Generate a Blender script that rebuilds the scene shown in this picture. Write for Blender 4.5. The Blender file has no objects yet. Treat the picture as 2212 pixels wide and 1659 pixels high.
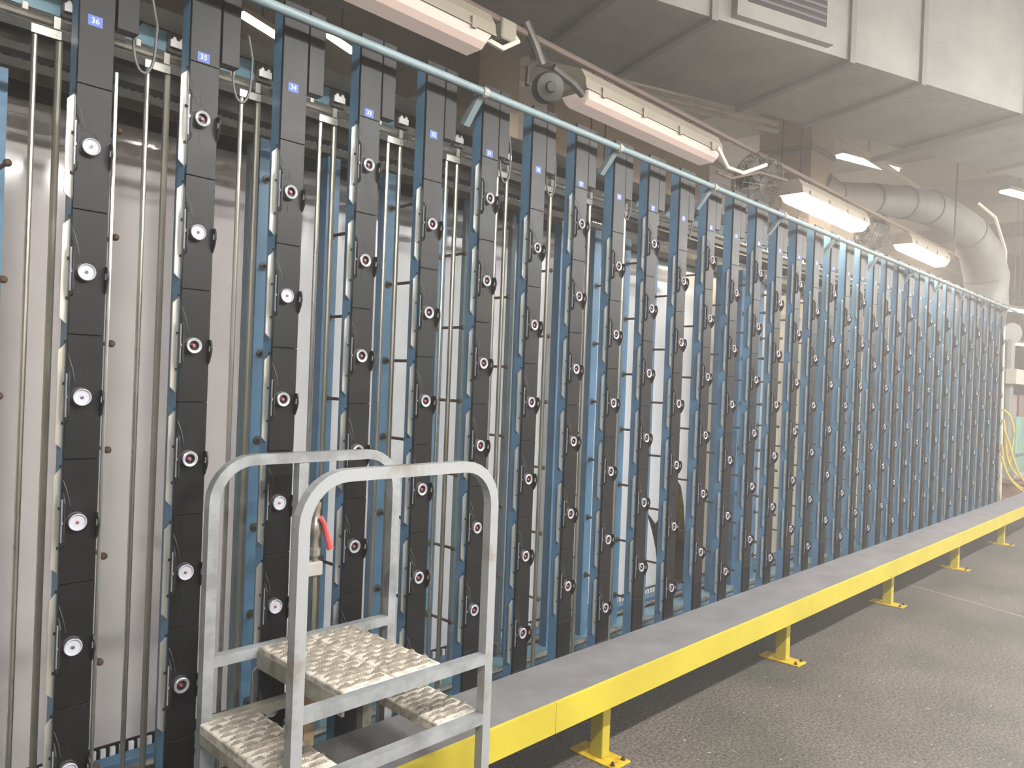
import bpy, bmesh, math, random
from mathutils import Vector, Matrix
random.seed(7)
scene = bpy.context.scene
COL = scene.collection
PI = math.pi

# ------------------------------------------------------------------ camera
CAM = Vector((-0.67158, -2.21886, 1.55))
YAW, PITCHA, ROLL, FPX = 0.8025856, -0.003131, 0.0382926, 1661.0
_f = Vector((math.sin(YAW)*math.cos(PITCHA), math.cos(YAW)*math.cos(PITCHA), math.sin(PITCHA)))
_r = Vector((math.cos(YAW), -math.sin(YAW), 0)); _u = _r.cross(_f)
_r2 = math.cos(ROLL)*_r + math.sin(ROLL)*_u; _u2 = -math.sin(ROLL)*_r + math.cos(ROLL)*_u
cam_data = bpy.data.cameras.new('camera'); cam_data.lens = FPX/2212*36; cam_data.sensor_width = 36
cam_data.sensor_fit = 'HORIZONTAL'; cam_data.clip_start = .02
cam = bpy.data.objects.new('camera', cam_data); COL.objects.link(cam)
M = Matrix((( _r2.x, _u2.x, -_f.x, CAM.x), (_r2.y, _u2.y, -_f.y, CAM.y), (_r2.z, _u2.z, -_f.z, CAM.z), (0,0,0,1)))
cam.matrix_world = M
scene.camera = cam
def atd(u, v, zc):      # a point of the place, found from a measured pixel and a distance
    d = _f + _r2*((u-1106)/FPX) + _u2*((829.5-v)/FPX)
    return CAM + d*zc
def aty(u, v, y):       # the same for a point known to lie in the plane y
    d = _f + _r2*((u-1106)/FPX) + _u2*((829.5-v)/FPX)
    return CAM + d*((y-CAM.y)/d.y)

# ------------------------------------------------------------------ light and exposure
scene.view_settings.view_transform = 'Standard'; scene.view_settings.look = 'None'
scene.view_settings.exposure = 1.7; scene.view_settings.gamma = 1.0
scene.view_settings.use_curve_mapping = False
cy = scene.cycles
cy.max_bounces = 5; cy.diffuse_bounces = 3; cy.glossy_bounces = 3; cy.transmission_bounces = 2; cy.transparent_max_bounces = 6; cy.volume_bounces = 0
cy.use_adaptive_sampling = True; cy.adaptive_threshold = .06; cy.adaptive_min_samples = 16; cy.use_light_tree = False; cy.caustics_reflective = False; cy.caustics_refractive = False
world = bpy.data.worlds.new('glare_haze'); scene.world = world; world.use_nodes = True
bg = world.node_tree.nodes['Background']; bg.inputs[0].default_value = (.95, .97, 1.0, 1); bg.inputs[1].default_value = .42
_vs = world.node_tree.nodes.new('ShaderNodeVolumeScatter'); _vs.inputs['Color'].default_value = (1, .925, .87, 1)
_vs.inputs['Density'].default_value = .026; _vs.inputs['Anisotropy'].default_value = .55      # scattering haze added in place of lens glare
world.node_tree.links.new(_vs.outputs[0], world.node_tree.nodes['World Output'].inputs['Volume'])
LAMP_AISLE = 75.0       # emission of the aisle tubes and the added lamps
LAMP_NEAR, LAMP_FAR = .26, 15.0

# ------------------------------------------------------------------ materials
def lin(c):
    c /= 255.0
    return c/12.92 if c <= .04045 else ((c+.055)/1.055)**2.4
def S(r, g, b): return (lin(r), lin(g), lin(b), 1)
MATS = {}
def mat(name, col, rough=.5, metal=0.0, var=.0, scale=8.0, col2=None, bump=0.0, bscale=40.0, emit=0.0, ecol=None, spec=.5, detail=4, stretch=None, rvar=0.0, thr=(.35,.65)):
    m = bpy.data.materials.new(name); m.use_nodes = True; MATS[name] = m
    nt = m.node_tree; b = nt.nodes['Principled BSDF']
    b.inputs['Base Color'].default_value = col; b.inputs['Roughness'].default_value = rough
    b.inputs['Metallic'].default_value = metal; b.inputs['Specular IOR Level'].default_value = spec
    tc = nt.nodes.new('ShaderNodeTexCoord'); geo = nt.nodes.new('ShaderNodeNewGeometry')
    vec = geo.outputs['Position']
    if stretch:
        mp = nt.nodes.new('ShaderNodeMapping'); mp.inputs['Scale'].default_value = stretch
        nt.links.new(vec, mp.inputs['Vector']); vec = mp.outputs['Vector']
    if var or col2:
        n = nt.nodes.new('ShaderNodeTexNoise'); n.inputs['Scale'].default_value = scale; n.inputs['Detail'].default_value = detail
        n.inputs['Roughness'].default_value = .62
        nt.links.new(vec, n.inputs['Vector'])
        r = nt.nodes.new('ShaderNodeValToRGB')
        c2 = col2 or tuple([max(0, x*(1-var)) for x in col[:3]]+[1])
        r.color_ramp.elements[0].position, r.color_ramp.elements[1].position = thr
        r.color_ramp.elements[0].color = c2; r.color_ramp.elements[1].color = col
        nt.links.new(n.outputs['Fac'], r.inputs['Fac']); nt.links.new(r.outputs['Color'], b.inputs['Base Color'])
        if rvar:
            mr = nt.nodes.new('ShaderNodeMapRange'); mr.inputs['To Min'].default_value = rough-rvar; mr.inputs['To Max'].default_value = rough+rvar
            nt.links.new(n.outputs['Fac'], mr.inputs['Value']); nt.links.new(mr.outputs['Result'], b.inputs['Roughness'])
    if bump:
        n2 = nt.nodes.new('ShaderNodeTexNoise'); n2.inputs['Scale'].default_value = bscale; n2.inputs['Detail'].default_value = 3
        nt.links.new(vec, n2.inputs['Vector'])
        bp = nt.nodes.new('ShaderNodeBump'); bp.inputs['Strength'].default_value = bump; bp.inputs['Distance'].default_value = .01
        nt.links.new(n2.outputs['Fac'], bp.inputs['Height']); nt.links.new(bp.outputs['Normal'], b.inputs['Normal'])
    if emit:
        b.inputs['Emission Color'].default_value = ecol or col; b.inputs['Emission Strength'].default_value = emit
    return m
mat('blue', S(93,135,166), .42, 0, .22, 6, rvar=.06)
mat('blue_light', S(110,146,160), .45, 0, .1, 10)
mat('black', S(22,22,23), .42, 0, .25, 14, rvar=.08, spec=.30)
mat('black_dull', S(20,20,20), .55)
mat('seam', S(18,18,20), .6)
mat('guard', S(226,223,212), .30, .75, .10, 9)
mat('cream', S(222,216,200), .4, 0, .12, 9)
mat('zinc', S(188,186,175), .28, .85, .30, 7, stretch=(1,1,.35), rvar=.08)
mat('zinc_dull', S(164,161,148), .38, .75, .3, 9, stretch=(1,1,.3))
mat('rust', S(112,90,78), .7, .2, .4, 60)
mat('steel_dark', S(92,90,84), .5, .4, .3, 20)
mat('steel_pale', S(196,194,186), .38, .5, .15, 14)
mat('alu', S(176,178,184), .22, .35, .05, 30)
mat('disc_white', S(182,184,193), .3, .1)
mat('hub_red', S(150,84,88), .35)
mat('hub_grey', S(120,122,128), .3, .7)
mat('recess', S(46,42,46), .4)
mat('print_black', S(20,20,20), .7)
mat('plate_blue', S(70,96,168), .5)
mat('digit_white', S(240,244,255), .5)
mat('comb_white', S(246,246,242), .4)
mat('joint', S(138,128,120), .8, 0, .3, 20)
mat('ink', S(24,40,62), .8)
mat('pipe_grey', S(128,146,150), .5, .1, .12, 10)
mat('bench_grey', S(119,117,118), .82, 0, .16, 5, col2=S(102,100,101), bump=.05, bscale=120, detail=8)
mat('yellow', S(190,174,54), .45, 0, .08, 4, col2=S(178,162,50))
mat('yellow_worn', S(208,176,36), .5, 0, .3, 26, col2=S(170,136,28))
mat('bolt', S(96,80,60), .5, .6)
mat('galv_worn', S(160,163,164), .42, .30, .35, 5, col2=S(128,114,100), thr=(.30,.44), rvar=.1)
mat('galv', S(162,166,168), .42, .30, .35, 12, col2=S(130,132,132), rvar=.1)
mat('galv_side', S(168,166,152), .5, .2, .3, 16, col2=S(130,126,112))
mat('tread', S(206,200,188), .6, .05, .4, 28, col2=S(150,141,128), thr=(.38,.55))
mat('tread_tooth', S(168,160,148), .55, .1, .4, 40)
mat('wood', S(206,180,142), .7, 0, .3, 30, stretch=(.3,1,1))
mat('red', S(196,82,82), .4)
mat('brass', S(190,186,170), .3, .8)
mat('duct', S(150,149,142), .6, .15, .12, 2.5, col2=S(132,131,126))
mat('duct_flange', S(122,122,118), .6, .1)
mat('grille', S(120,114,122), .6)
mat('house', S(138,131,116), .55, 0, .12, 6)
mat('ceil', S(140,130,116), .9, 0, .25, 1.2)
mat('ceil_beam', S(150,140,120), .8)
mat('wall', S(172,160,146), .9, 0, .2, 1.5)
mat('wall_back', S(244,232,226), .8, 0, .1, 2)
mat('dark_beam', S(52,52,46), .7, 0, .2, 10)
mat('grey_strip', S(128,126,114), .5, .4, .3, 14)
mat('tan', S(176,158,136), .8, 0, .15, 3)
mat('hose', S(206,180,70), .5)
mat('green', S(150,190,170), .5, 0, .1, 3)
mat('pink', S(230,196,192), .4)
mat('fan_dark', S(58,57,56), .5, .2)
mat('lamp_rail', S(104,88,78), .7)
mat('pale_floor', S(186,194,204), .5, 0, .1, 3)
mat('brown', S(150,112,88), .7, 0, .2, 8)
mat('cable', S(86,84,84), .5)
mat('tube_far', S(255,250,225), .5, emit=5.0, ecol=(1,.93,.72,1))
mat('diff_near', S(172,147,135), .5, emit=LAMP_NEAR*.4, ecol=(1,.80,.70,1))
mat('diff_far', S(255,246,230), .5, emit=LAMP_FAR, ecol=(1,.84,.66,1))
mat('diff_aisle', S(255,252,246), .5, emit=LAMP_AISLE, ecol=(1,.97,.93,1))
mat('sheet', S(243,243,243), .16, 0, .05, 1.3, spec=.6, bump=.03, bscale=1.5)
mat('sheet_warm', S(226,214,192), .3, 0, .05, 1.3)
# clear plastic sheet: a thin part-opaque pane that both shows what lies behind it and mirrors the hall
def glassy():
    m = bpy.data.materials.new('clear_sheet'); m.use_nodes = True; MATS['clear'] = m
    nt = m.node_tree; nt.nodes.clear(); o = nt.nodes.new('ShaderNodeOutputMaterial')
    tr = nt.nodes.new('ShaderNodeBsdfTransparent'); pb = nt.nodes.new('ShaderNodeBsdfPrincipled')
    pb.inputs['Base Color'].default_value = S(244,236,234); pb.inputs['Roughness'].default_value = .10
    n = nt.nodes.new('ShaderNodeTexNoise'); n.inputs['Scale'].default_value = 2.2; n.inputs['Detail'].default_value = 5
    g = nt.nodes.new('ShaderNodeNewGeometry'); nt.links.new(g.outputs['Position'], n.inputs['Vector'])
    mr = nt.nodes.new('ShaderNodeMapRange'); mr.inputs['To Min'].default_value = .52; mr.inputs['To Max'].default_value = .80
    nt.links.new(n.outputs['Fac'], mr.inputs['Value'])
    mx = nt.nodes.new('ShaderNodeMixShader'); nt.links.new(mr.outputs['Result'], mx.inputs[0])
    nt.links.new(tr.outputs[0], mx.inputs[1]); nt.links.new(pb.outputs[0], mx.inputs[2]); nt.links.new(mx.outputs[0], o.inputs[0])
glassy()
# concrete floor: mottled, with pale specks and a scuffed gloss
def concrete():
    m = mat('floor', S(90,86,78), .62)
    nt = m.node_tree; b = nt.nodes['Principled BSDF']; g = nt.nodes.new('ShaderNodeNewGeometry')
    def noise(s, d): 
        n = nt.nodes.new('ShaderNodeTexNoise'); n.inputs['Scale'].default_value = s; n.inputs['Detail'].default_value = d
        nt.links.new(g.outputs['Position'], n.inputs['Vector']); return n
    def ramp(n, p0, c0, p1, c1):
        r = nt.nodes.new('ShaderNodeValToRGB'); e = r.color_ramp.elements
        e[0].position, e[0].color, e[1].position, e[1].color = p0, c0, p1, c1
        nt.links.new(n.outputs['Fac'], r.inputs['Fac']); return r
    a = ramp(noise(1.4, 7), .34, S(80,78,71), .68, S(102,95,89))
    f = ramp(noise(75, 8), .38, (.34,.34,.34,1), .62, (1.32,1.32,1.32,1))
    mx = nt.nodes.new('ShaderNodeMix'); mx.data_type = 'RGBA'; mx.blend_type = 'MULTIPLY'; mx.inputs['Factor'].default_value = .8
    nt.links.new(a.outputs['Color'], mx.inputs['A']); nt.links.new(f.outputs['Color'], mx.inputs['B'])
    s = ramp(noise(38, 3), .69, (0,0,0,1), .73, (1,1,1,1))
    mx2 = nt.nodes.new('ShaderNodeMix'); mx2.data_type = 'RGBA'
    nt.links.new(s.outputs['Color'], mx2.inputs['Factor']); nt.links.new(mx.outputs['Result'], mx2.inputs['A']); mx2.inputs['B'].default_value = S(160,152,140)
    nt.links.new(mx2.outputs['Result'], b.inputs['Base Color'])
    bp = nt.nodes.new('ShaderNodeBump'); bp.inputs['Strength'].default_value = .25; bp.inputs['Distance'].default_value = .004
    nt.links.new(noise(70, 5).outputs['Fac'], bp.inputs['Height']); nt.links.new(bp.outputs['Normal'], b.inputs['Normal'])
concrete()

# ------------------------------------------------------------------ mesh helpers
class MB:
    def __init__(s): s.v = []; s.f = []
    def box(s, x0, x1, y0, y1, z0, z1):
        n = len(s.v)
        s.v += [(x0,y0,z0),(x1,y0,z0),(x1,y1,z0),(x0,y1,z0),(x0,y0,z1),(x1,y0,z1),(x1,y1,z1),(x0,y1,z1)]
        s.f += [[n+i for i in q] for q in ((3,2,1,0),(4,5,6,7),(0,1,5,4),(1,2,6,5),(2,3,7,6),(3,0,4,7))]
        return s
    def cbox(s, c, sx, sy, sz): return s.box(c[0]-sx/2,c[0]+sx/2,c[1]-sy/2,c[1]+sy/2,c[2]-sz/2,c[2]+sz/2)
    def prism(s, pts, d):      # closed polygon of 3-D points, swept by vector d
        n = len(s.v); k = len(pts); d = Vector(d)
        s.v += [tuple(p) for p in pts] + [tuple(Vector(p)+d) for p in pts]
        s.f.append(list(range(n+k-1, n-1, -1))); s.f.append(list(range(n+k, n+2*k)))
        for i in range(k):
            j = (i+1) % k; s.f.append([n+i, n+j, n+k+j, n+k+i])
        return s
    def tube(s, pts, r, sides=8, up=(0,0,1), square=False, closed=False):
        pts = [Vector(p) for p in pts]; m = len(pts); rr = r if isinstance(r, (list, tuple)) else [r]*m
        n0 = len(s.v); up = Vector(up)
        if square: sides = 4
        for i, p in enumerate(pts):
            if closed: t = pts[(i+1) % m]-pts[i-1]
            else: t = pts[min(i+1, m-1)]-pts[max(i-1, 0)]
            t.normalize()
            a = t.cross(up)
            if a.length < 1e-4: a = t.cross(Vector((0,1,0)) if abs(t.y) < .9 else Vector((1,0,0)))
            a.normalize(); b = a.cross(t).normalized()
            k = 1.0
            if 0 < i < m-1 and not closed:
                c = (pts[i]-pts[i-1]).normalized().dot((pts[i+1]-pts[i]).normalized()); k = 1/max(.5, math.sqrt((1+c)/2))
            for q in range(sides):
                an = 2*PI*q/sides + (PI/4 if square else 0)
                R = rr[i]*(math.sqrt(2) if square else 1)
                s.v.append(tuple(p + a*math.cos(an)*R*k + b*math.sin(an)*R))
        rng = range(m if closed else m-1)
        for i in rng:
            for q in range(sides):
                j = (i+1) % m
                s.f.append([n0+i*sides+q, n0+i*sides+(q+1)%sides, n0+j*sides+(q+1)%sides, n0+j*sides+q])
        if not closed:
            s.f.append([n0+q for q in range(sides-1, -1, -1)]); s.f.append([n0+(m-1)*sides+q for q in range(sides)])
        return s
    def lathe(s, prof, c, axis, sides=20):       # prof: (radius, distance along axis)
        c = Vector(c); ax = Vector(axis).normalized(); a = ax.orthogonal().normalized(); b = ax.cross(a)
        n = len(s.v); k = len(prof)
        for r, h in prof:
            for q in range(sides):
                an = 2*PI*q/sides
                s.v.append(tuple(c + ax*h + (a*math.cos(an)+b*math.sin(an))*max(r, 1e-5)))
        for i in range(k-1):
            for q in range(sides):
                s.f.append([n+i*sides+q, n+i*sides+(q+1)%sides, n+(i+1)*sides+(q+1)%sides, n+(i+1)*sides+q])
        return s
    def mesh(s, name, m, smooth=False, bevel=0):
        me = bpy.data.meshes.new(name); me.from_pydata(s.v, [], s.f)
        bm = bmesh.new(); bm.from_mesh(me)
        bmesh.ops.recalc_face_normals(bm, faces=bm.faces)
        if bevel: bmesh.ops.bevel(bm, geom=bm.edges[:], offset=bevel, segments=1, affect='EDGES')
        if smooth:
            for f in bm.faces: f.smooth = True
            for e in bm.edges:
                if len(e.link_faces) == 2 and e.calc_face_angle(0) > .6: e.smooth = False
        bm.to_mesh(me); bm.free(); me.materials.append(MATS[m]); return me
    def build(s, name, m, parent=None, smooth=False, bevel=0):
        return put(name, s.mesh(name, m, smooth, bevel), parent)
def put(name, me, parent=None, loc=None):
    o = bpy.data.objects.new(name, me); COL.objects.link(o)
    if parent: o.parent = parent
    if loc is not None: o.location = loc
    return o
def thing(name, label, cat, loc=(0,0,0), group=None, rotz=0):
    o = bpy.data.objects.new(name, None); COL.objects.link(o); o.location = loc; o.rotation_euler = (0,0,rotz)
    o.empty_display_size = .05
    return tag(o, label, cat, group)
def tag(o, label=None, cat=None, group=None, kind=None):
    if label: o['label'] = label
    if cat: o['category'] = cat
    if group: o['group'] = group
    if kind: o['kind'] = kind
    return o
def arc(c, r, a0, a1, n, plane='xz', y=0):
    out = []
    for i in range(n+1):
        a = a0+(a1-a0)*i/n
        out.append((c[0]+r*math.cos(a), y, c[1]+r*math.sin(a)))
    return out
def text(name, s, size, m, parent, loc, rot=(PI/2,0,0), depth=.0004):
    cu = bpy.data.curves.new(name, 'FONT'); cu.body = s; cu.size = size; cu.extrude = depth; cu.align_x = 'CENTER'; cu.align_y = 'CENTER'
    cu.materials.append(MATS[m]); cu.resolution_u = 3
    tmp = bpy.data.objects.new(name, cu); me = bpy.data.meshes.new_from_object(tmp); bpy.data.objects.remove(tmp)
    me.materials.clear(); me.materials.append(MATS[m])
    o = bpy.data.objects.new(name, me); COL.objects.link(o); o.parent = parent; o.location = loc; o.rotation_euler = rot
    return o

# ================================================================== number words for labels
_U = 'zero one two three four five six seven eight nine ten eleven twelve thirteen fourteen fifteen sixteen seventeen eighteen nineteen'.split()
def word(n): return _U[n] if n < 20 else ('twenty','thirty')[n//10-2] + ('-'+_U[n % 10] if n % 10 else '')
ORDN = 'zeroth first second third fourth fifth sixth seventh eighth ninth tenth eleventh twelfth thirteenth fourteenth fifteenth sixteenth seventeenth eighteenth nineteenth twentieth twenty-first twenty-second'.split()
# ================================================================== the hall
def struct(name, mb, m, label=None, parent=None, **k):
    o = mb.build(name, m, parent, **k); o['kind'] = 'structure'
    if label: o['label'] = label
    return o
X0, X1, Y0, Y1, ZC = -6.0, 30.0, -9.0, 9.0, 5.6
struct('floor', MB().box(X0, X1, Y0, Y1, -.1, 0), 'floor', 'worn grey concrete floor with pale specks')
struct('ceiling', MB().box(X0, X1, Y0, Y1, ZC, ZC+.1), 'ceil', 'dim brown ceiling deck')
struct('wall_left', MB().box(X0-.1, X0, Y0, Y1, 0, ZC), 'wall')
struct('wall_right', MB().box(X1, X1+.1, Y0, Y1, 0, ZC), 'wall')
struct('wall_front', MB().box(X0, X1, Y0-.1, Y0, 0, ZC), 'wall')
struct('wall_back', MB().box(X0, X1, Y1, Y1+.1, 0, ZC), 'wall')
# floor joints (shallow filled strips running square to the building)
E1 = Vector((.33870743, .94089175, 0)); E2 = Vector((.94089175, -.33870743, 0))
def along(a, e, z): return E1*a + E2*e + Vector((0,0,z))
j = MB()
for e in (5.91,):
    p = [along(-7, e-.009, .0), along(1.95, e-.009, .0), along(1.95, e+.009, .0), along(-7, e+.009, .0)]
    j.prism(p, (0,0,.0012))
struct('trim_1', j, 'joint', 'thin pale joint line across the concrete floor')

# ================================================================== the numbered posts
P = 0.2919915; V = .33; Z_EVEN = 2.1253; Z_ODD = 2.1253+.15353; TOP = 2.73
FX0, FX1, FY = -.0345, .0530, .020
def ymesh():
    d = {}
    d['panel'] = MB().box(FX0, FX1, FY, FY+.012, -.1642, .1642).mesh('front_panel', 'black', bevel=.0012)
    # chamfered cream strip guard standing off the blue flank
    d['guard'] = MB().prism([(FX0,.038,-.138),(FX0,.038,.138),(FX0-.016,.038,.122),(FX0-.016,.038,-.122)], (0,.005,0)).mesh('strip_guard', 'guard')
    # dark plate at the left edge of the panel, standing out towards the aisle
    d['fin'] = MB().prism([(FX0+.001,FY,.080),(FX0+.001,.008,.066),(FX0+.001,.001,.052),(FX0+.001,.000,-.048),(FX0+.001,.004,-.060),(FX0+.001,.012,-.066),(FX0+.001,FY,-.066)], (.0035,0,0)).mesh('tension_plate', 'black_dull')
    s = MB().box(FX0-.0028, FX0+.0005, .0105, .0135, -.052, .062); s.box(FX0-.003, FX0+.001, .006, .0105, -.004, .004)
    d['strip'] = s.mesh('pale_strip', 'alu')  # thin pale strip along the left edge of the dark plate
    d['wire'] = MB().tube([(FX0+.001,.018,.112),(FX0+.005,.010,.096),(FX0+.011,.006,.072),(FX0+.014,.004,.05),(FX0+.017,.005,.042)], .0011, 5).mesh('guide_wire', 'steel_dark', True)
    # cup disc: rim, outer wall, recess
    R = .0225
    cup = MB().lathe([(.019,.018),(.0195,.012),(R,.004),(R,0),(.0205,-.0012),(.0148,.0005),(.0138,.004)], (0,0,0), (0,1,0), 22)
    d['cup'] = cup.mesh('tension_disc', 'alu', True)
    cup2 = MB().lathe([(.019,.018),(.0195,.012),(R,.004),(R,0),(.0210,-.0012),(.0185,.0010),(.0175,.0032),(.0001,.0036)], (0,0,0), (0,1,0), 22)
    d['plate'] = cup2.mesh('tension_disc', 'disc_white', True)
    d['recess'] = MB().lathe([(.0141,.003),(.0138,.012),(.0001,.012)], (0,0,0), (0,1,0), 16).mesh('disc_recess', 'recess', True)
    hub = MB().lathe([(.0064,.012),(.0056,.005),(.0044,.0022),(.0001,.0018)], (0,0,0), (0,1,0), 10)
    d['hub'] = hub.mesh('disc_hub', 'hub_red', True)
    d['hub_small'] = MB().lathe([(.0045,.004),(.004,.0005),(.002,-.001),(.0001,-.001)], (0,0,0), (0,1,0), 8).mesh('disc_hub', 'hub_red', True)
    d['screw'] = MB().lathe([(.0048,.004),(.0045,.001),(.0030,.0004),(.0026,.0026),(.0001,.0026)], (0,0,0), (0,1,0), 10).mesh('disc_hub', 'hub_grey', True)
    d['collar'] = MB().lathe([(.0262,.0199),(.0262,.0165),(.0245,.0155),(.0190,.0155)], (0,0,0), (0,1,0), 20).mesh('disc_collar', 'black_dull', True)
    # dark hook at the right edge with a pale eyelet
    d['hook'] = MB().prism([(FX1-.004,FY,.020),(FX1-.004,.006,.020),(FX1-.004,.000,.008),(FX1-.004,-.002,-.008),(FX1-.004,.004,-.028),(FX1-.004,.014,-.046),(FX1-.004,FY,-.052)], (.0045,0,0)).mesh('yarn_hook', 'black_dull')
    d['eyelet'] = MB().prism([(FX1-.0052,.013,-.014),(FX1-.0052,.004,-.014),(FX1-.0052,.005,.000),(FX1-.0052,.009,.003)], (.0065,0,0)).mesh('eyelet', 'disc_white')
    # printed marks: arrow above, arc round the disc, arrow below (flat print on the panel)
    pr = MB(); y = FY-.0004
    def bar(x0,x1,z0,z1): pr.box(x0,x1,y,FY,z0,z1)
    bar(-.0006,.0008,.054,.074); pr.prism([(-.0025,y,.0545),(.0026,y,.0545),(0,y,.048)], (0,.0004,0))
    bar(-.0006,.0008,-.060,-.040); pr.prism([(-.0025,y,-.0595),(.0026,y,-.0595),(0,y,-.066)], (0,.0004,0))
    for i in range(9):
        a0 = math.radians(112-14*i); a1 = a0-math.radians(14); r0, r1 = .0265, .0278; cx, cz = -.005, .017
        pr.prism([(cx+r0*math.cos(a0),y,cz+r0*math.sin(a0)),(cx+r1*math.cos(a0),y,cz+r1*math.sin(a0)),(cx+r1*math.cos(a1),y,cz+r1*math.sin(a1)),(cx+r0*math.cos(a1),y,cz+r0*math.sin(a1))], (0,.0004,0))
    d['print'] = pr.mesh('printed_mark', 'print_black')
    for par, z0 in ((0, Z_EVEN), (1, Z_ODD)):
        n = 6
        zt = z0+V/2+.0008; zb = z0-V*(n-1)-V/2
        d['top%d'%par] = MB().box(FX0, FX1, FY, FY+.012, zt, TOP).mesh('head_panel', 'black', bevel=.0012)
        d['foot%d'%par] = MB().box(FX0, FX1, FY, FY+.012, .03, zb-.0008).mesh('foot_panel', 'black', bevel=.0012)
        c = MB()
        for jx in range(n):
            for dz in (.055, -.055, -.16):
                z = z0-V*jx+dz+.09; c.box(FX0-.004, FX0+.001, .0335, .0375, z-.0035, z+.0035)
        d['clips%d'%par] = c.mesh('panel_clip', 'seam')
    t = .004; ch = MB()
    prof = [(FX0,.032),(FX1,.032),(FX1,.081),(FX1-t,.081),(FX1-t,.036),(FX0+t,.036),(FX0+t,.081),(FX0,.081)]
    ch.prism([(x,yy,.02) for x,yy in prof], (0,0,TOP-.03)); d['channel'] = ch.mesh('steel_channel', 'blue')
    d['seam'] = MB().box(FX0+.002, FX1-.002, .0315, .036, .03, TOP-.005).mesh('panel_backing', 'seam')
    d['box'] = MB().box(.0595, .116, .022, .060, 2.465, TOP).mesh('cable_box', 'black', bevel=.0015)
    d['rod'] = MB().tube([(.076,.066,.12),(.076,.066,2.36)], .0052, 8).mesh('side_rod', 'zinc', True)
    d['plate_no'] = MB().box(-.018, .018, FY-.001, FY, -.014, .014).mesh('number_plate', 'plate_blue')
    return d
YM = ymesh()
WHITE = {(36,j):('plate','screw') for j in range(7)}
WHITE[(36,3)] = ('plate','hub_small')
for kj in ((35,1),(35,4),(34,1),(34,3),(34,4),(34,5)): WHITE[kj] = ('plate','hub_small')
ORD = ''
for k in range(37, 0, -1):
    i = 36-k; x = i*P; par = k % 2; z0 = Z_ODD if par else Z_EVEN; n = 6
    if k == 37: continue
    nd = ['no discs']
    t = thing('creel_post', ('tall black and blue creel post with the blue plate reading %s' % word(k) if k > 20 else ('black and blue creel post, %s from the far end of the row' % ORDN[k] if k > 1 else 'last black and blue creel post at the far end of the row')), 'post', (x,0,0), 'numbered creel posts in the long row')
    put('steel_channel', YM['channel'], t); put('panel_backing', YM['seam'], t)
    put('head_panel', YM['top%d'%par], t); put('foot_panel', YM['foot%d'%par], t)
    put('cable_box', YM['box'], t)
    if k in (36,32,31,30,29,28): put('side_rod', YM['rod'], t)
    if k > 14: put('panel_clip', YM['clips%d'%par], t)['kind'] = 'stuff'
    npl = put('number_plate', YM['plate_no'], t, (.004,0,2.462)); npl['label'] = 'small blue plate with white number %d' % k
    text('number', str(k), .021, 'digit_white', npl, (0,FY-.0012,0))
    for jx in range(n):
        z = z0-V*jx; L = (0,0,z)
        put('front_panel', YM['panel'], t, L)
        put('strip_guard', YM['guard'], t, L)
        put('tension_plate', YM['fin'], t, L)
        if k > 10: put('pale_strip', YM['strip'], t, L)
        if k > 18:
            put('guide_wire', YM['wire'], t, L); put('printed_mark', YM['print'], t, L)['kind'] = 'stuff'
        kind, hub = WHITE.get((k,jx), ('cup','hub'))
        dsc = put('tension_disc', YM[kind], t, L)
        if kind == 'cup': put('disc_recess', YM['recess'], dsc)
        if k > 12:
            put('disc_hub', YM[hub], dsc); put('disc_collar', YM['collar'], dsc)
        hk = put('yarn_hook', YM['hook'], t, L)
        if k > 12: put('eyelet', YM['eyelet'], hk)

# ------------------------------------------------------------------ rear package posts with pins
BY = .50
BP = {}
bp_ = MB(); prof = [(-.030,BY),(.030,BY),(.030,BY+.05),(.026,BY+.05),(.026,BY+.004),(-.026,BY+.004),(-.026,BY+.05),(-.030,BY+.05)]
bp_.prism([(a,b,.121) for a,b in prof], (0,0,2.31)); BP['post'] = bp_.mesh('rear_channel', 'blue')
BP['pin'] = MB().lathe([(.0001,-.003),(.0065,-.003),(.0065,-.150),(.0062,-.152),(.0105,-.156),(.0115,-.163),(.0100,-.170),(.006,-.174),(.0001,-.175)], (0,BY,0), (0,1,0), 10).mesh('package_pin', 'rust', True)
BP['wash'] = MB().lathe([(.0001,0),(.017,0),(.017,-.004),(.0065,-.0042)], (0,BY,0), (0,1,0), 14).mesh('washer', 'steel_dark', True)
for k in range(38, 12, -1):
    i = 36-k; x = i*P+.178
    t = thing('package_post', 'blue rear post with a column of package pins just behind post %s' % word(k) if k < 37 else ('blue rear post with rusty pins cut by the left picture edge' if k == 37 else 'blue rear post with pins outside the left picture edge'), 'post', (x,0,0), 'rear package posts')
    if k == 38: bpy.data.objects.remove(t); continue
    put('rear_channel', BP['post'], t)
    zb = 1.620 if k % 2 == 0 else 1.784
    for jx in range(-2, 5):
        z = zb-V*jx
        if z > 2.3 or z < .2: continue
        pn = put('package_pin', BP['pin'], t, (0,0,z)); put('washer', BP['wash'], pn)
    if k == 35:
        text('handwritten_number', '33', .034, 'ink', t, (.0,BY-.0006,2.115), depth=.0003)

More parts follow.
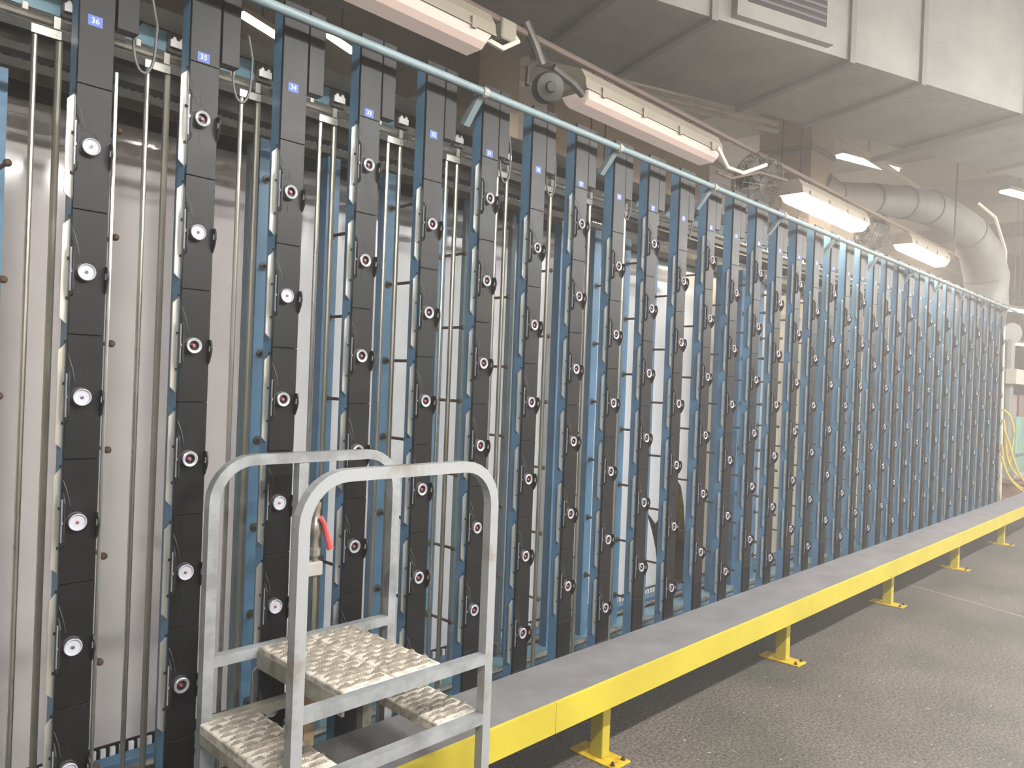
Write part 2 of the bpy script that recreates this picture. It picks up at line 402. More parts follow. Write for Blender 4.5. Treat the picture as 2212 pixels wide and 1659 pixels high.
# ------------------------------------------------------------------ rod hangers, one per bay
H = {}
RY = .160
H['rodA'] = MB().tube([(.1915,RY,.10),(.1915,RY,2.436)], .0075, 10).mesh('hanging_rod', 'zinc', True)
H['rodB'] = MB().tube([(.2510,RY+.004,.10),(.2510,RY+.004,2.432)], .0095, 10).mesh('thick_rod', 'zinc_dull', True)
hp = MB().box(.180,.252,RY-.013,RY-.009,2.432,2.455); hp.lathe([(.0001,-.013),(.005,-.013),(.005,-.011)], (.243,RY-.002,2.443), (0,1,0), 8)
H['plate'] = hp.mesh('hanger_plate', 'steel_pale', bevel=0)
H['clamp'] = MB().box(.232,.248,RY-.016,RY-.012,2.458,2.490).mesh('clamp_tab', 'steel_pale')
H['gus'] = MB().prism([(.150,.235,2.530),(.200,.235,2.592),(.285,.235,2.592),(.268,.235,2.530)], (0,.004,0)).mesh('blue_gusset', 'blue_light')
cb = MB(); pts = [(.272,.20,2.538),(.272,.20,2.560)]
for q in range(2):
    c0 = .283+.022*q
    pts += [(c0-.006,.20,2.560),(c0-.005,.20,2.566),(c0,.20,2.570),(c0+.005,.20,2.566),(c0+.006,.20,2.560)]
pts += [(.316,.20,2.560),(.316,.20,2.538)]
cb.prism(pts, (0,.006,0)); H['comb'] = cb.mesh('comb_guide', 'comb_white')
H['combframe'] = MB().box(.268,.322,.206,.225,2.522,2.530).box(.268,.322,.206,.225,2.584,2.589).box(.268,.322,.214,.225,2.522,2.589).mesh('comb_frame', 'steel_dark')
H['lamp'] = MB().box(.168,.181,.19,.20,2.497,2.522).mesh('sensor_block', 'cream')
loop = []
for q in range(13):
    a = PI*q/12; loop.append((.150-.030*math.cos(a), .075, 2.47-.085*math.sin(a)))
loop = [(.120,.06,2.50)] + loop + [(.185,.08,2.53),(.170,.08,2.60)]
H['cable'] = MB().tube(loop, .0042, 6, up=(0,1,0)).mesh('cable_loop', 'cable', True)
for k in range(37, 12, -1):
    x = (36-k)*P
    t = thing('rod_hanger', 'steel hanger with two tall hanging rods just past post %s' % word(k) if k < 37 else 'steel hanger with two tall rods at the near side of post thirty-six', 'hanger', (x,0,0), 'rod hangers between the posts')
    for nme, key in (('hanging_rod','rodA'),('thick_rod','rodB'),('hanger_plate','plate'),('clamp_tab','clamp')): put(nme, H[key], t)
    t2 = thing('guide_bracket', 'blue gusset bracket with white comb guide high up past post %s' % word(k) if k < 37 else 'blue gusset with white comb guide high on the near side of post thirty-six', 'bracket', (x,0,0), 'comb guide brackets between the post heads')
    put('blue_gusset', H['gus'], t2); put('comb_guide', H['comb'], t2); put('comb_frame', H['combframe'], t2); put('sensor_block', H['lamp'], t2)
    if k in (36,35,31,30,28,26): put('cable_loop', H['cable'], t2)

# ------------------------------------------------------------------ members running along the row
XA, XB = -1.6, 10.4
tag(MB().tube([(XA,RY+.003,2.478),(XB,RY+.003,2.478)], .0135, 10).build('support_bar', 'zinc', smooth=True), 'round bright steel bar carrying the hangers behind the post heads', 'bar')
tag(MB().box(XA,XB,.24,.36,2.60,2.66).build('cable_tray', 'dark_beam'), 'long dark cable tray above the blue gussets', 'tray')
tag(MB().box(XA,XB,.40,.46,2.46,2.50).build('angle_rail', 'dark_beam'), 'dark steel angle rail below the round support bar', 'rail')
tag(MB().box(XA,XB,.55,.556,2.545,2.565).build('flat_strip', 'grey_strip'), 'flat grey steel strip running above the hanging chain', 'strip')
tag(MB().box(XA,XB,.60,.606,2.440,2.475).build('guide_rail', 'grey_strip'), 'pale flat guide rail just under the hanging chain', 'rail')
tag(MB().box(XA,XB,.84,.90,2.47,2.585).build('header_beam', 'dark_beam'), 'dark header beam along the top of the white sheets', 'beam')
tag(MB().box(XA,XB,.70,.82,2.64,2.74).build('upper_beam', 'dark_beam'), 'upper dark beam above the hanging chain', 'beam')
c = MB(); x = XA
while x < 3.6:
    c.lathe([(.008,-.003),(.013,-.003),(.013,.003),(.008,.003),(.008,-.003)], (x,.585,2.512), (0,1,0), 8)
    c.box(x+.004, x+.021, .580, .583, 2.506, 2.519); x += .025
ch = tag(c.build('conveyor_chain', 'dark_beam'), 'dark roller chain hanging along the rail behind the posts', 'chain', kind='stuff')
# base frame near the floor
for nme, m, b, lab in (('base_channel','blue',(XA,XB,.20,.27,.03,.15),'blue base channel on the floor right behind the posts'),
                       ('base_channel','blue_light',(XA,XB,.46,.58,.02,.12),'blue base channel under the rear package posts'),
                       ('base_channel','blue',(XA,XB,.80,.87,.02,.07),'blue base channel along the foot of the white sheets')):
    tag(MB().box(*b).build(nme, m, bevel=.004), lab, 'channel')
tag(MB().tube([(XA,.34,.17),(XB,.34,.17)], .014, 8).build('floor_rail', 'zinc', smooth=True), 'round steel floor rail between the blue base channels', 'rail')
tag(MB().tube([(XA,.68,.09),(XB,.68,.09)], .014, 8).build('floor_rail', 'zinc', smooth=True), 'round steel floor rail nearest the white sheets', 'rail')
c = MB(); x = XA
while x < 4.2:
    c.box(x, x+.018, .872, .885, .062, .098); x += .034
t = thing('toothed_track', 'black track with pale teeth along the bottom edge of the sheets', 'track', (0,0,0))
MB().box(XA,4.2,.886,.897,.055,.104).build('track_bed', 'seam', t); c.build('teeth', 'comb_white', t)['kind'] = 'stuff'

for nme, (u, v) in zip(('thirty-five','thirty-two','thirty-one'), ((533,700),(1010,500),(1107,545))):
    p = aty(u, v, .62)
    tag(MB().box(p.x-.016,p.x+.016,.61,.642,.05,2.44).build('frame_upright', 'pipe_grey', bevel=.003), 'square grey frame upright seen in the gap past post %s' % nme, 'upright', 'grey frame uprights')
# ------------------------------------------------------------------ sheets behind the rear posts
def sheet(x0, x1, m, lab, pts=None):
    z0, z1 = .085, 2.48
    o = MB().prism(pts or [(x0,.90,z0),(x1,.90,z0),(x1,.90,z1),(x0,.90,z1)], (0,.006,0)).build('screen_sheet', m)
    return tag(o, lab, 'sheet', 'tall sheets behind the posts')
sheet(-1.6, .90, 'clear', 'clear plastic sheet behind post 36 mirroring the hall')
sheet(.905, 2.17, 'sheet', 'white glossy sheet behind posts 34 to 32')
sheet(2.175, 3.42, 'sheet', 'white glossy sheet behind posts 31 and 30')
hole = [(1418,1292),(1420,1230),(1416,1185),(1408,1145),(1396,1104),(1416,1131),(1440,1090),(1453,1060),(1464,1040),(1471,1050),(1477,1090),(1480,1140),(1478,1285)]
hp_ = [aty(u, v, .90) for u, v in hole]
xs0, xs1 = hp_[0].x, hp_[-1].x
arcpts = [(3.425,.90,.085),(xs0,.90,.085)] + [(p.x,.90,max(p.z,.10)) for p in hp_] + [(xs1,.90,.085),(4.72,.90,.085),(4.72,.90,2.48),(3.425,.90,2.48)]
sheet(0,0,'sheet','white sheet with rounded cut-outs near the floor behind posts 28 to 26', arcpts)
sheet(4.725, 6.0, 'sheet_warm', 'cream sheet behind posts 25 to 22')
sheet(6.005, 8.4, 'sheet_warm', 'cream sheet farthest along behind the row')
# what stands behind the clear sheet and the cut-outs
struct('floor_strip', MB().box(-3.2,3.3,.92,1.90,0,.006), 'pale_floor', 'pale bluish painted floor behind the clear sheet')
tag(MB().box(-3.2,3.3,1.90,1.96,.0,2.7).build('partition', 'wall_back'), 'pale pinkish partition seen through the clear sheet', 'partition')
tag(MB().box(.27,.36,1.80,1.87,.0,2.7).build('grey_column', 'pipe_grey'), 'grey upright column behind the clear sheet', 'column')
tag(MB().box(-3.0,3.2,1.82,1.88,1.02,1.09).build('grey_crossbar', 'pipe_grey'), 'grey horizontal crossbar behind the clear sheet', 'bar')
tag(MB().box(3.5,6.6,1.95,2.0,.0,2.2).build('machine_panel', 'tan'), 'tan machine panel seen through the rounded cut-outs', 'panel')
py_ = aty(1469,1100,1.93)
tag(MB().box(py_.x-.10,py_.x+.12,1.90,1.95,py_.z-.16,py_.z+.16).build('yellow_box', 'yellow_worn', bevel=.01), 'small yellow box seen through the rounded cut-out', 'box')

# ------------------------------------------------------------------ rail in front of the post heads
t = thing('front_rail', 'long grey-blue pipe rail on straps in front of the post heads', 'rail', (0,0,0))
RYF, RZF = -.058, 2.655
MB().tube([(-1.6,RYF,RZF),(10.55,RYF,RZF)], .0155, 12).build('rail_pipe', 'pipe_grey', t, smooth=True)
sm = MB().prism([(0,RYF-.004,RZF+.006),(0,RYF+.02,RZF+.006),(0,.060,2.560),(0,.036,2.545)], (.030,0,0)).mesh('strap', 'pipe_grey')
cm = MB().lathe([(.0175,-.012),(.0205,-.012),(.0205,.012),(.0175,.012)], (.015,RYF,RZF), (1,0,0), 10).mesh('strap_clip', 'steel_pale', True)
for q in range(0, 11):
    st = put('strap', sm, t, (1.335+.872*q,0,0)); put('strap_clip', cm, st)

# ================================================================== bench
t = thing('bench', 'long low bench with grey top and yellow steel front beam', 'bench', (0,0,0))
BF, BR, BZ = -.434, -.133, .390
BX0, BX1 = -1.9, 12.6
MB().box(BX0, BX1, BF+.004, BR, BZ-.03, BZ).build('bench_top', 'bench_grey', t, bevel=.003)
for a, b in ((BX0, 1.47), (1.4725, 4.1), (4.1025, 6.9), (6.9025, BX1)):
    m = MB().prism([(a,BF,BZ-.109),(a,BF,BZ+.002),(a,BF+.012,BZ+.004),(a,BF+.012,BZ-.097),(a,BF+.05,BZ-.097),(a,BF+.05,BZ-.109)], (b-a,0,0))
    m.build('front_beam', 'yellow', t)
    m2 = MB().prism([(a,BR,BZ-.109),(a,BR,BZ-.001),(a,BR-.012,BZ-.001),(a,BR-.012,BZ-.097),(a,BR-.05,BZ-.097),(a,BR-.05,BZ-.109)], (b-a,0,0))
    m2.build('rear_beam', 'galv', t)
leg = MB().box(-.026,.026,-.032,.032,.008,BZ-.031).mesh('leg', 'yellow', bevel=.003)
pl = MB().box(-.055,.055,-.12,.12,0,.008).mesh('base_plate', 'yellow_worn', bevel=.0015)
bo = MB().lathe([(.0001,.022),(.006,.022),(.006,.012),(.010,.012),(.010,.008)], (0,0,0), (0,0,1), 8).mesh('anchor_bolt', 'bolt')
for x in (-1.55, .17, 1.93, 3.66, 5.44, 7.22, 9.0, 10.8, 12.4):
    lg = put('leg', leg, t, (x,-.295,0)); b_ = put('base_plate', pl, lg)
    for dx, dy in ((.036,-.095),(-.036,-.095)): put('anchor_bolt', bo, lg, (dx,dy,0))

# ================================================================== step frame straddling the bench
t = thing('step_platform', 'grey tubular step platform with serrated white-spattered treads straddling the bench', 'steps', (0,0,0))
LX0, LX1 = .312, .950
TW = .0155
def frame(y, top, name):
    r = .12
    pts = [(LX0,y,.0)] + [(LX0,y,top-r-.1)]
    pts += [(LX0+r+r*math.cos(a), y, top-r+r*math.sin(a)) for a in [PI-PI/2*q/7 for q in range(8)]]
    pts += [(LX1-r+r*math.cos(a), y, top-r+r*math.sin(a)) for a in [PI/2-PI/2*q/7 for q in range(8)]]
    pts += [(LX1,y,top-r-.1),(LX1,y,.0)]
    return MB().tube(pts, TW, up=(0,1,0), square=True).build(name, 'galv_worn' if 'front' in name else 'galv', t)
YF, YB = -.585, -.108
frame(YF, 1.300, 'front_handrail'); frame(YB, 1.292, 'rear_handrail')
MB().box(.575,.608,YB-.0165,YB+.0165,.70,1.275).build('middle_upright', 'galv', t)
def rod4(p, q, name, m='galv', r=TW): return MB().tube([p, q], r, square=True).build(name, m, t)
rod4((LX0+TW,YF,.722),(LX1-TW,YF,.722),'front_upper_bar'); rod4((LX0+TW,YF,.545),(LX1-TW,YF,.545),'front_lower_bar')
rod4((LX0+TW,YB,.722),(LX1-TW,YB,.722),'rear_upper_bar'); rod4((LX0+TW,YB,.545),(LX1-TW,YB,.545),'rear_lower_bar','galv_side')
for x, z in ((.296,.538),(.462,.712),(.790,.712),(.945,.538)):
    MB().box(x-.004,x+.004,YF+.016,YB-.016,z-.035,z+.012).build('cross_angle', 'galv_side', t)
rod4((.50,-.345,.640),(.80,-.345,.640),'under_board','wood',.02)
for x in (.64, .86): MB().box(x-.018,x+.018,-.112-.0165,-.112+.0165,.0,.60).build('rear_leg', 'wood' if x < .7 else 'galv_side', t)
# serrated planks: channel body + rows of lens-shaped openings with toothed lips
def plank():
    body = MB().box(-.081,.081,YF+.018,YB-.018,-.030,0.0).mesh('tread', 'tread', bevel=.003)
    te = MB(); rows = 14; cols = 3
    for r_ in range(rows):
        y = YF+.032+(YB-YF-.064)*(r_+.5)/rows
        for c_ in range(cols):
            x = -.081+.162*(c_+.5+(.25 if r_ % 2 else -.25))/cols
            hw = .026
            if x-hw < -.079 or x+hw > .079: hw = .018; x = max(-.06, min(.06, x))
            n = 6
            for s in (1,):
                for q in range(n):
                    a0, a1 = -1+2*q/n, -1+2*(q+1)/n
                    h = lambda a: .0115*(1-a*a)
                    te.prism([(x+hw*a0,y-.002,0),(x+hw*a1,y-.002,0),(x+hw*a1,y-.004-.3*h(a1),h(a1)),(x+hw*(a0+a1)/2,y-.005,h((a0+a1)/2)+.0035),(x+hw*a0,y-.004-.3*h(a0),h(a0))], (0,.0022,0))
    return body, te.mesh('serration', 'tread_tooth')
pb_, ps_ = plank()
for x, z, r in ((.543,.738,0),(.709,.738,0),(.372,.560,0),(.868,.560,0)):
    o = put('tread', pb_, t, (x,0,z)); s_ = put('serration', ps_, o); s_['kind'] = 'stuff'
MB().lathe([(.0001,-.016),(.02,-.016),(.02,.016),(.0001,.016)], (LX1-.036,YF,.372), (0,1,0), 14).build('clamp_knob', 'zinc_dull', t, smooth=True)
# ball valve on a thin pipe just behind the frame
v = thing('ball_valve', 'ball valve with a red lever on a thin pipe behind the step frame', 'valve', (.690,-.045,0))
MB().tube([(0,0,.12),(0,0,1.10)], .010, 8).build('valve_pipe', 'zinc_dull', v, smooth=True)
MB().lathe([(.014,.96),(.018,.965),(.018,.985),(.013,.99),(.013,1.02),(.020,1.03),(.022,1.05),(.020,1.07),(.013,1.08),(.013,1.11),(.016,1.115),(.016,1.135),(.0001,1.14)], (0,0,0), (0,0,1), 10).build('valve_body', 'brass', v, smooth=True)
MB().box(-.035,.020,-.02,.02,.90,.945).build('pipe_clip', 'steel_pale', v, bevel=.003)
MB().tube([(0,-.024,1.09),(.012,-.026,1.07),(.040,-.027,.985)], [.009,.009,.012], 8).build('lever', 'red', v, smooth=True)

# ================================================================== lamps over the row
def lamp(x0, x1, y, z, m, lab, grp, cat='lamp', hang=None):
    t = thing('fluorescent_lamp', lab, cat, (0,0,0), grp)
    L = x1-x0; hang = hang or LZ+.199-z
    # beige housing: trapezoid trough
    MB().prism([(x0,y-.085,z+.060),(x0,y+.085,z+.060),(x0,y+.080,z+.105),(x0,y+.05,z+.155),(x0,y-.05,z+.155),(x0,y-.080,z+.105)], (L,0,0)).build('housing', 'house', t)
    d = MB().prism([(x0+.02,y-.083,z+.060),(x0+.02,y+.083,z+.060),(x0+.02,y+.070,z+.020),(x0+.02,y+.045,z),(x0+.02,y-.045,z),(x0+.02,y-.070,z+.020)], (L-.04,0,0))
    # sloped diffuser ends
    for i_, p in enumerate(d.v):
        if p[2] < z+.03:
            d.v[i_] = (p[0]+(.02 if p[0] < (x0+x1)/2 else -.02), p[1], p[2])
    d.build('diffuser', m, t)
    MB().box(x0,x1,y-.089,y+.089,z+.055,z+.064).build('rim', 'house', t)
    cl = MB().box(-.012,.012,-.094,-.084,.045,.090).mesh('clip', 'house')
    for q in range(4): put('clip', cl, t, (x0+L*(.1+.8*q/3), y, z))
    for q in (.2,.8): MB().tube([(x0+L*q,y,z+.15),(x0+L*q,y,z+hang)], .006, 6).build('hanger_rod', 'steel_dark', t)
    return t
LY, LZ = .13, 2.865
t = thing('lamp_rail', 'brown conduit rail running above the row of lamps', 'rail', (0,0,0))
MB().tube([(-1.2,LY,LZ+.215),(8.6,LY,LZ+.215)], .016, 8).build('rail_tube', 'lamp_rail', t, smooth=True)
for x in (-.9, 8.45): MB().tube([(x,LY,LZ+.21),(x,LY,ZC)], .01, 6).build('rail_hanger', 'steel_dark', t)
lamp(.22, 1.50, LY, LZ+.03, 'diff_near', 'dim pinkish fluorescent lamp cut by the top picture edge', 'lamps hung over the row')
lamp(2.09, 3.36, LY, LZ, 'diff_near', 'whole dim pinkish fluorescent lamp, second along the row', 'lamps hung over the row')
lamp(4.46, 5.74, LY, LZ, 'diff_far', 'brightest glaring fluorescent lamp over the row', 'lamps hung over the row')
lamp(6.80, 8.00, LY, LZ+.02, 'diff_far', 'smaller glaring fluorescent lamp farthest along the row', 'lamps hung over the row')
# lamps over the aisle, behind and above the camera (their light falls from the front)
for q, x in enumerate((-1.2, 1.4, 4.0, 6.6, 9.2, 11.8, 14.4)):
    lamp(x, x+1.4, -2.75, 3.35, 'diff_aisle', '%s ceiling lamp over the near side of the aisle, counted from the near end' % ORDN[q+1], 'lamps over the aisle', hang=2.2)

for q, x in enumerate((-3.0, 1.0, 5.0, 9.0, 13.0)):  # second row, out of view, added to brighten the hall
    lamp(x, x+1.4, -5.6, 3.6, 'diff_aisle', '%s added ceiling lamp over the far side of the aisle, counted from the near end' % ORDN[q+1], 'added lamps over the far side of the aisle', hang=1.95)

for q, x in enumerate((7.4, 10.4, 13.4, 16.4)):  # added lamps that lift the background behind the row
    lamp(x, x+1.4, 5.6, 4.75, 'diff_aisle', '%s added high lamp in the far part of the hall, counted from the near end' % ORDN[q+1], 'added high lamps in the far part of the hall', hang=.83)
# ------------------------------------------------------------------ big rectangular duct (square to the building)
t = thing('air_duct', 'large grey rectangular air duct with flanged joints under the ceiling', 'duct', (0,0,0))
def dbox(a0, a1, e0, e1, z0, z1):
    return MB().prism([along(a0,e0,z0), along(a1,e0,z0), along(a1,e1,z0), along(a0,e1,z0)], (0,0,z1-z0))
A0, A1, DZ = 1.045, 2.01, 3.60
for e0, e1 in ((-2.0,.9),(.91,2.30),(2.33,2.90),(2.94,3.98),(4.02,4.64),(4.68,5.76),(5.80,6.9),(6.94,9.5)):
    dbox(A0, A1, e0, e1, DZ, DZ+.85).build('duct_section', 'duct', t)
for e in (.905,2.315,2.92,4.0,4.66,5.78,6.92):
    dbox(A0-.02, A1+.02, e-.022, e+.022, DZ-.022, DZ+.86).build('flange', 'duct_flange', t)
g = dbox(A0-.05, A0+.01, 3.05, 3.80, DZ+.03, DZ+.80).build('grille_frame', 'duct', t)
for q in range(14):
    z = DZ+.14+q*.042
    MB().prism([along(A0-.062,3.13,z), along(A0-.05,3.13,z+.022), along(A0-.05,3.72,z+.022), along(A0-.062,3.72,z)], (0,0,.006)).build('grille_slat', 'grille', g)
dbox(A0-.054, A0-.049, 3.12, 3.73, DZ+.12, DZ+.74).build('grille_back', 'dark_beam', g)
# support angle under the duct
tag(dbox(A0-.25, A1+.25, 5.70, 5.74, DZ-.06, DZ-.02).build('duct_support', 'duct_flange'), 'steel support bar under the far part of the rectangular duct', 'bar')
# vertical drop and round pipe with elbows
t = thing('duct_drop', 'square vertical duct dropping behind the glaring lamp', 'duct', (0,0,0))
p0 = atd(1722, 300, 8.7)
MB().box(p0.x-.30,p0.x+.30,p0.y-.30,p0.y+.30,3.3,5.4).build('drop_body', 'tan', t)
MB().box(p0.x-.32,p0.x+.32,p0.y-.32,p0.y+.32,4.18,4.24).build('drop_flange', 'duct_flange', t)
t = thing('round_duct', 'round spiral duct with elbows turning down beyond the row', 'duct', (0,0,0))
pts = [(a_,b_,c_,d_*c_/1661) for a_,b_,c_,d_ in ((1772,398,8.72,30),(1800,425,8.8,32),(1880,430,9.2,33),(1950,437,9.7,34),(2005,448,10.1,35),(2050,470,10.5,36),(2090,500,10.9,38),(2118,545,11.3,40),(2131,600,11.5,41),(2131,660,11.5,41))]
pp = [atd(a,b,c_) for a,b,c_,_ in pts]; rr = [d_ for *_,d_ in pts]
pp.append(Vector((pp[-1].x, pp[-1].y, .0))); rr.append(rr[-1])
MB().tube(pp, rr, 18).build('pipe_body', 'duct', t, smooth=True)
for q in (1,2,3,4,6,8):
    d_ = (pp[q+1]-pp[q-1]).normalized()
    MB().lathe([(rr[q],-.02),(rr[q]+.012,-.02),(rr[q]+.012,.02),(rr[q],.02)], pp[q], d_, 18).build('pipe_band', 'duct_flange', t, smooth=True)
p_ = atd(2179, 600, 11.6)
tag(MB().tube([atd(2112,438,11.35), atd(2150,470,11.5), atd(2172,540,11.6), (p_.x,p_.y,.0)], .022, 8).build('conduit', 'cream', smooth=True), 'pale conduit bending down beside the round duct', 'conduit')

# ------------------------------------------------------------------ fans between the lamps
def fan(c, r, face, lab, cage=True):
    c = Vector(c); face = Vector(face).normalized(); t = thing('cage_fan', lab, 'fan', (0,0,0), 'fans between the lamps')
    a = face.orthogonal().normalized(); b = face.cross(a)
    MB().lathe([(.0001,-.16),(.05,-.15),(.065,-.10),(.06,-.02),(.03,.0),(.0001,.0)], c, face, 14).build('motor', 'fan_dark', t, smooth=True)
    MB().tube([c-face*.1, c-face*.1+Vector((0,0,.10)), Vector((c.x,LY,LZ+.186))], .014, 8).build('mount_arm', 'fan_dark', t, smooth=True)
    for q in range(4):
        an = 2*PI*q/4; d1 = a*math.cos(an)+b*math.sin(an); d2 = b*math.cos(an)-a*math.sin(an)
        MB().prism([c+d1*.03-d2*.02, c+d1*r*.85-d2*.06, c+d1*r*.85+d2*.06, c+d1*.03+d2*.02], face*.004+d2*.0).build('blade', 'fan_dark', t)
    if cage:
        w = MB()
        for ring, h in ((1,.0),(.95,.04),(.8,.065),(.6,.08),(.4,.085),(.2,.088),(.97,-.04),(.85,-.07),(.65,-.09)):
            w.tube([c+face*h+(a*math.cos(2*PI*q/20)+b*math.sin(2*PI*q/20))*r*ring for q in range(20)], .003, 4, closed=True)
        for q in range(28):
            an = 2*PI*q/28; d1 = a*math.cos(an)+b*math.sin(an)
            w.tube([c+face*.088+d1*r*.15, c+face*.08+d1*r*.6, c+face*.04+d1*r*.95, c+d1*r, c-face*.04+d1*r*.97, c-face*.09+d1*r*.6], .002, 3)
        w.build('wire_guard', 'steel_dark', t)['kind'] = 'stuff'
    return t
c = atd(1183,190,3.40); t = thing('blower', 'small dark blower on a yoke hung between the two dim lamps', 'blower', (0,0,0))
MB().lathe([(.0001,-.05),(.05,-.05),(.068,-.03),(.070,.02),(.060,.045),(.025,.05),(.02,.07),(.0001,.07)], c, (-.5,-.8,-.25), 18).build('drum', 'fan_dark', t, smooth=True)
MB().tube([c+Vector((-.078,.05,.0)), c+Vector((-.075,.05,.08)), c+Vector((-.03,.05,.115)), c+Vector((.04,.03,.115)), c+Vector((.08,.0,.085)), c+Vector((.082,-.0,.0))], .012, 6).build('yoke', 'fan_dark', t, smooth=True)
MB().tube([c+Vector((.0,.04,.11)), c+Vector((-.04,.05,.19)), c+Vector((-.10,.06,.27))], .024, 10).build('support_arm', 'steel_dark', t, smooth=True)
MB().tube([c+Vector((.02,.03,.12)), Vector((c.x+.02,LY,LZ+.187))], .012, 8).build('hook_arm', 'fan_dark', t, smooth=True)
MB().tube([c+Vector((.03,.0,.1)), c+Vector((.15,-.02,.06)), c+Vector((.22,-.02,.03))], .018, 8).build('cloth_wrap', 'steel_dark', t, smooth=True)
fan(atd(1638,396,5.0), .20, (-.2,-1,-.35), 'wire-guarded fan left of the brightest lamp')
fan(atd(1884,502,6.75), .18, (-.2,-1,-.35), 'wire-guarded fan between the two glaring lamps')
# cables and conduits about the lamps
def cablerun(name, pts, r, m, lab): tag(MB().tube(pts, r, 7).build(name, m, smooth=True), lab, 'cable')
cablerun('power_cable', [atd(1050,85,3.2), atd(1085,105,3.25), atd(1118,90,3.3), atd(1110,60,3.3)], .012, 'cream', 'pale cable looping from the end of the nearest dim lamp')
tag(MB().cbox(atd(1085,72,3.3), .09,.09,.09).build('junction_box', 'house', bevel=.006), 'beige junction box at the end of the nearest dim lamp', 'box')
cablerun('power_cable', [atd(1550,318,4.35), atd(1572,362,4.4), atd(1605,374,4.45), atd(1655,356,4.55)], .012, 'cream', 'pale cable drooping left of the wire-guarded fan')
cablerun('cable_bundle', [atd(1548,372,4.6), atd(1580,385,4.7), atd(1640,372,4.8), atd(1700,390,5.0)], .009, 'lamp_rail', 'tangled brown cable bundle above the wire-guarded fan')
# ------------------------------------------------------------------ roof members and far lamps
for q, x in enumerate((1.5, 5.5, 9.5, 13.5, 17.5, 21.5)):
    tag(MB().box(x, x+.16, Y0, Y1, ZC-.42, ZC-.02).build('roof_beam', 'ceil_beam'), '%s roof beam across the hall from the near end' % ORDN[q+1], 'beam', 'roof beams')
for q, y in enumerate((1.6, 3.2, 5.2)):
    tag(MB().tube([(X0,y,4.75-.1*q),(X1,y,4.75-.1*q)], .05, 8).build('ceiling_pipe', 'ceil_beam', smooth=True), 'long pipe below the roof, %s behind the row' % ('nearest','middle','farthest')[q], 'pipe', 'ceiling pipes')
def strip(u, v, zc, L, ang, lab, m='tube_far', w=.09):
    p = atd(u, v, zc); t = thing('strip_lamp', lab, 'lamp', tuple(p), 'far strip lamps', ang)
    MB().box(-L/2,L/2,-w,w,.03,.08).build('reflector', 'house', t)
    MB().tube([(0,0,.08),(0,0,ZC-p.z)], .008, 6).build('hanger_rod', 'steel_dark', t)
    for s_ in (-w*.45,w*.45): MB().tube([(-L/2+.02,s_,.01),(L/2-.02,s_,.01)], .018, 8).build('tube', m, t, smooth=True)
strip(566, 62, 7.0, .55, .35, 'far strip lamp glimpsed between posts 35 and 34', w=.045)
strip(737, 98, 7.2, .40, .35, 'far strip lamp glimpsed right over the number plate of post thirty-three', w=.04)
strip(1875, 355, 11.0, 1.3, -.3, 'pale strip lamp under the far ducts')
strip(2205, 425, 11.0, .9, -.3, 'greenish white strip lamp cut by the right picture edge')
strip(2190, 672, 13.5, 1.2, -.3, 'strip lamp seen past the far end of the row, upper')
strip(2200, 745, 15, 1.2, -.3, 'strip lamp seen past the far end of the row, lower')
for q, (u,v,zc) in enumerate(((1680,590,7.4),(1720,600,7.6),(1270,465,7),(1300,480,7.2))):
    strip(u, v, zc, .16, -.2, 'far strip lamp glimpsed between the %s posts, %s' % (('far','far','middle','middle')[q], ('left','right','left','right')[q]))
# tan wall pieces behind the lamps
p = atd(1080,170,6.0)
tag(MB().box(p.x-.22,p.x+.22,p.y,p.y+.3,2.6,5.5).build('tan_column', 'tan'), 'tan column behind the end of the nearest dim lamp', 'column')
p = atd(1400,400,8.5)
tag(MB().box(p.x-1.6,p.x+1.3,p.y,p.y+.1,2.3,4.4).build('tan_wall_panel', 'tan'), 'tan wall panel showing under the second dim lamp', 'panel')
# ------------------------------------------------------------------ beyond the far end of the row
def far(u, v, zc): return atd(u, v, zc)
p = far(2185,720,12.75); t = thing('round_plate', 'round grey plate on a stand past the end of the row', 'plate', (p.x,p.y,0))
MB().lathe([(.0001,0),(.17,0),(.17,.03),(.0001,.03)], (0,0,p.z), (-.6,-.7,0), 24).build('disc_plate', 'duct', t)
MB().tube([(0,.03,0),(0,.03,p.z-.1)], .09, 10).build('stand', 'duct', t, smooth=True)
p = far(2210,815,12.8); tag(MB().box(p.x-.5,p.x+1.0,p.y,p.y+.15,p.z-.12,p.z+.12).build('cream_beam', 'cream'), 'cream beam past the end of the row', 'beam')
p = far(2205,950,13.2); t = thing('green_machine', 'pale green machine cabinet past the end of the row', 'machine', (p.x,p.y,0))
MB().box(-.32,1.1,0,.8,.30,p.z+.38).build('cabinet', 'green', t, bevel=.01); MB().box(-.34,1.1,-.02,.0,.62,.66).build('trim_strip', 'pipe_grey', t); MB().box(-.30,1.1,.02,.75,0,.30).build('plinth', 'steel_dark', t)
p = far(2200,875,15.2); t = thing('control_window', 'pinkish lit window of a cabin past the end of the row', 'window', (p.x,p.y,0))
MB().box(-.35,.9,0,.1,p.z-.28,p.z+.22).build('pane', 'pink', t); MB().box(-.14,-.11,-.03,.0,p.z-.28,p.z+.22).build('mullion', 'steel_dark', t); MB().box(-.38,.9,-.03,.1,p.z+.20,p.z+.26).build('frame', 'steel_dark', t)
hoses = [((2166,884),(2182,900),(2190,935),(2183,985),(2178,1010)), ((2168,905),(2172,950),(2176,990),(2190,1020),(2222,1045)),
         ((2164,960),(2168,1000),(2180,1030),(2200,1050),(2225,1062)), ((2170,930),(2180,960),(2192,1000),(2205,1030),(2225,1052)),
         ((2163,985),(2172,1015),(2186,1040),(2205,1058),(2226,1070))]
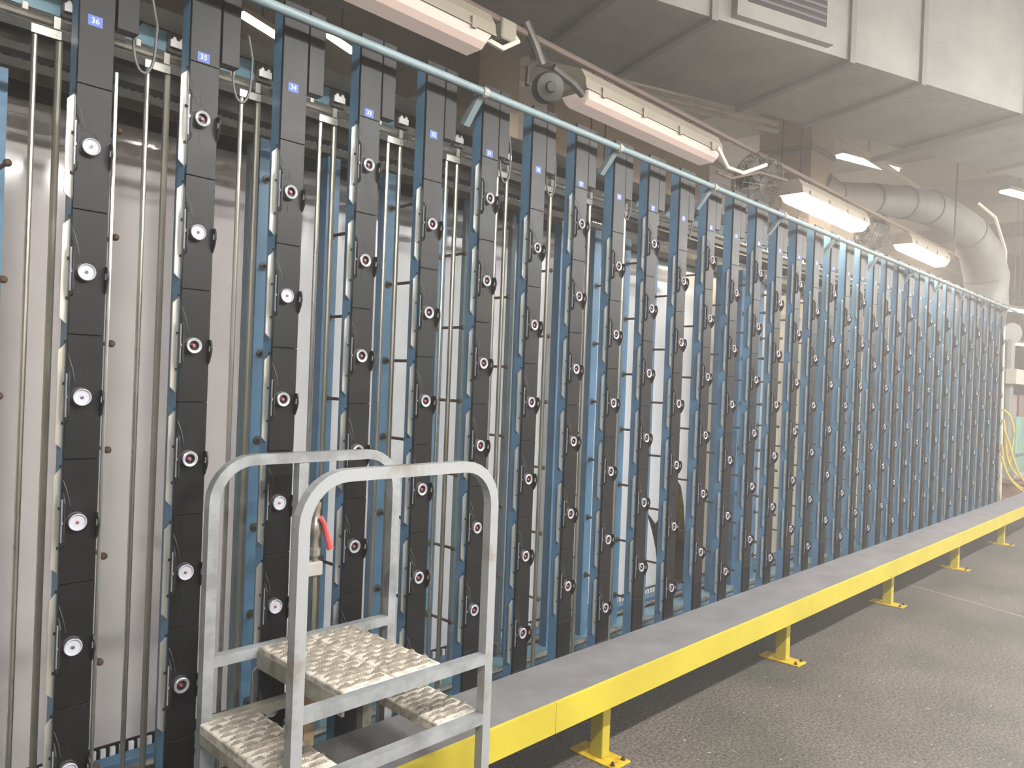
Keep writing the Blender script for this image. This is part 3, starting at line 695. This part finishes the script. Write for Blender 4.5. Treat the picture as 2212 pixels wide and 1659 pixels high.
for q, hs in enumerate(hoses):
    zc = 11.45-.09*q
    ctl = [far(u, v, zc) for u, v in hs]; path = []
    for i_ in range(len(ctl)-1):
        a_, b_, c_, d_ = ctl[max(i_-1,0)], ctl[i_], ctl[i_+1], ctl[min(i_+2,len(ctl)-1)]
        for w in range(4):
            tt = w/4
            path.append(.5*((2*b_)+(c_-a_)*tt+(2*a_-5*b_+4*c_-d_)*tt*tt+(3*b_-a_-3*c_+d_)*tt**3))
    path.append(ctl[-1])
    tag(MB().tube(path, .016, 7).build('yellow_hose', 'hose', smooth=True), '%s yellow hose from the row, drooping past its far end' % ORDN[q+1], 'hose', 'yellow hoses')
p = far(2192,1062,12.0); t = thing('cable_drum', 'brown drum on the floor past the end of the row', 'drum', (p.x,p.y,0))
MB().lathe([(.0001,.0),(.34,.0),(.34,.04),(.28,.06),(.28,.26),(.34,.28),(.34,.32),(.0001,.32)], (0,0,0), (0,0,1), 20).build('drum_body', 'brown', t, smooth=True)
tag(MB().lathe([(.0001,-.2),(.07,-.2),(.07,.2),(.0001,.2)], (p.x-.12,p.y-.05,.395), (.8,-.3,.0), 14).build('steel_canister', 'alu', smooth=True), 'shiny canister lying on the brown drum', 'canister')
# pale roof purlins between duct and lamps, clamp knob on the step frame
for q, (a_, b_, w, lab) in enumerate((((1090,160,6.9),(1340,205,7.4),.12,'broad cream purlin between the duct and the second dim lamp'), ((1330,178,7.4),(1680,268,8.2),.04,'thin cream purlin just under the big duct edge'), ((1330,192,7.4),(1680,285,8.2),.035,'lower thin cream purlin under the big duct edge'))):
    tag(MB().tube([atd(*a_), atd(*b_)], w/2, square=True).build('roof_purlin', 'cream'), lab, 'purlin')
for q, (a_, b_, c_) in enumerate((((1545,345),(1600,385),(1690,375)), ((1560,380),(1620,362),(1700,372)), ((1565,400),(1610,408),(1690,398)))):
    tag(MB().tube([atd(*a_,5.4+.3*q), atd(*b_,5.45+.3*q), atd(*c_,5.5+.3*q)], .008, 6).build('loose_cable', 'lamp_rail', smooth=True), '%s loose cable beside the wire-guarded fan' % ('upper','middle','lower')[q], 'cable', 'loose cables')
# lint and paper flecks lying about on the concrete
fl = MB(); rnd = random.Random(3)
for q in range(95):
    x, y = rnd.uniform(.9, 8.5), -.46-abs(rnd.gauss(0, .75))
    a = rnd.uniform(0, PI); L = rnd.choice((.002,.003,.004,.005,.010)); w = rnd.uniform(.001,.003)
    dx, dy = math.cos(a)*L, math.sin(a)*L; ex, ey = -math.sin(a)*w, math.cos(a)*w
    fl.prism([(x-dx-ex,y-dy-ey,.0004),(x+dx-ex*.4,y+dy-ey*.4,.0004),(x+dx*.8+ex,y+dy*.8+ey,.0004),(x-dx*.7+ex,y-dy*.7+ey,.0004)], (0,0,rnd.uniform(.0006,.002)))
tag(fl.build('floor_lint', 'steel_pale'), 'pale lint and paper flecks strewn over the concrete floor', 'lint', kind='stuff')
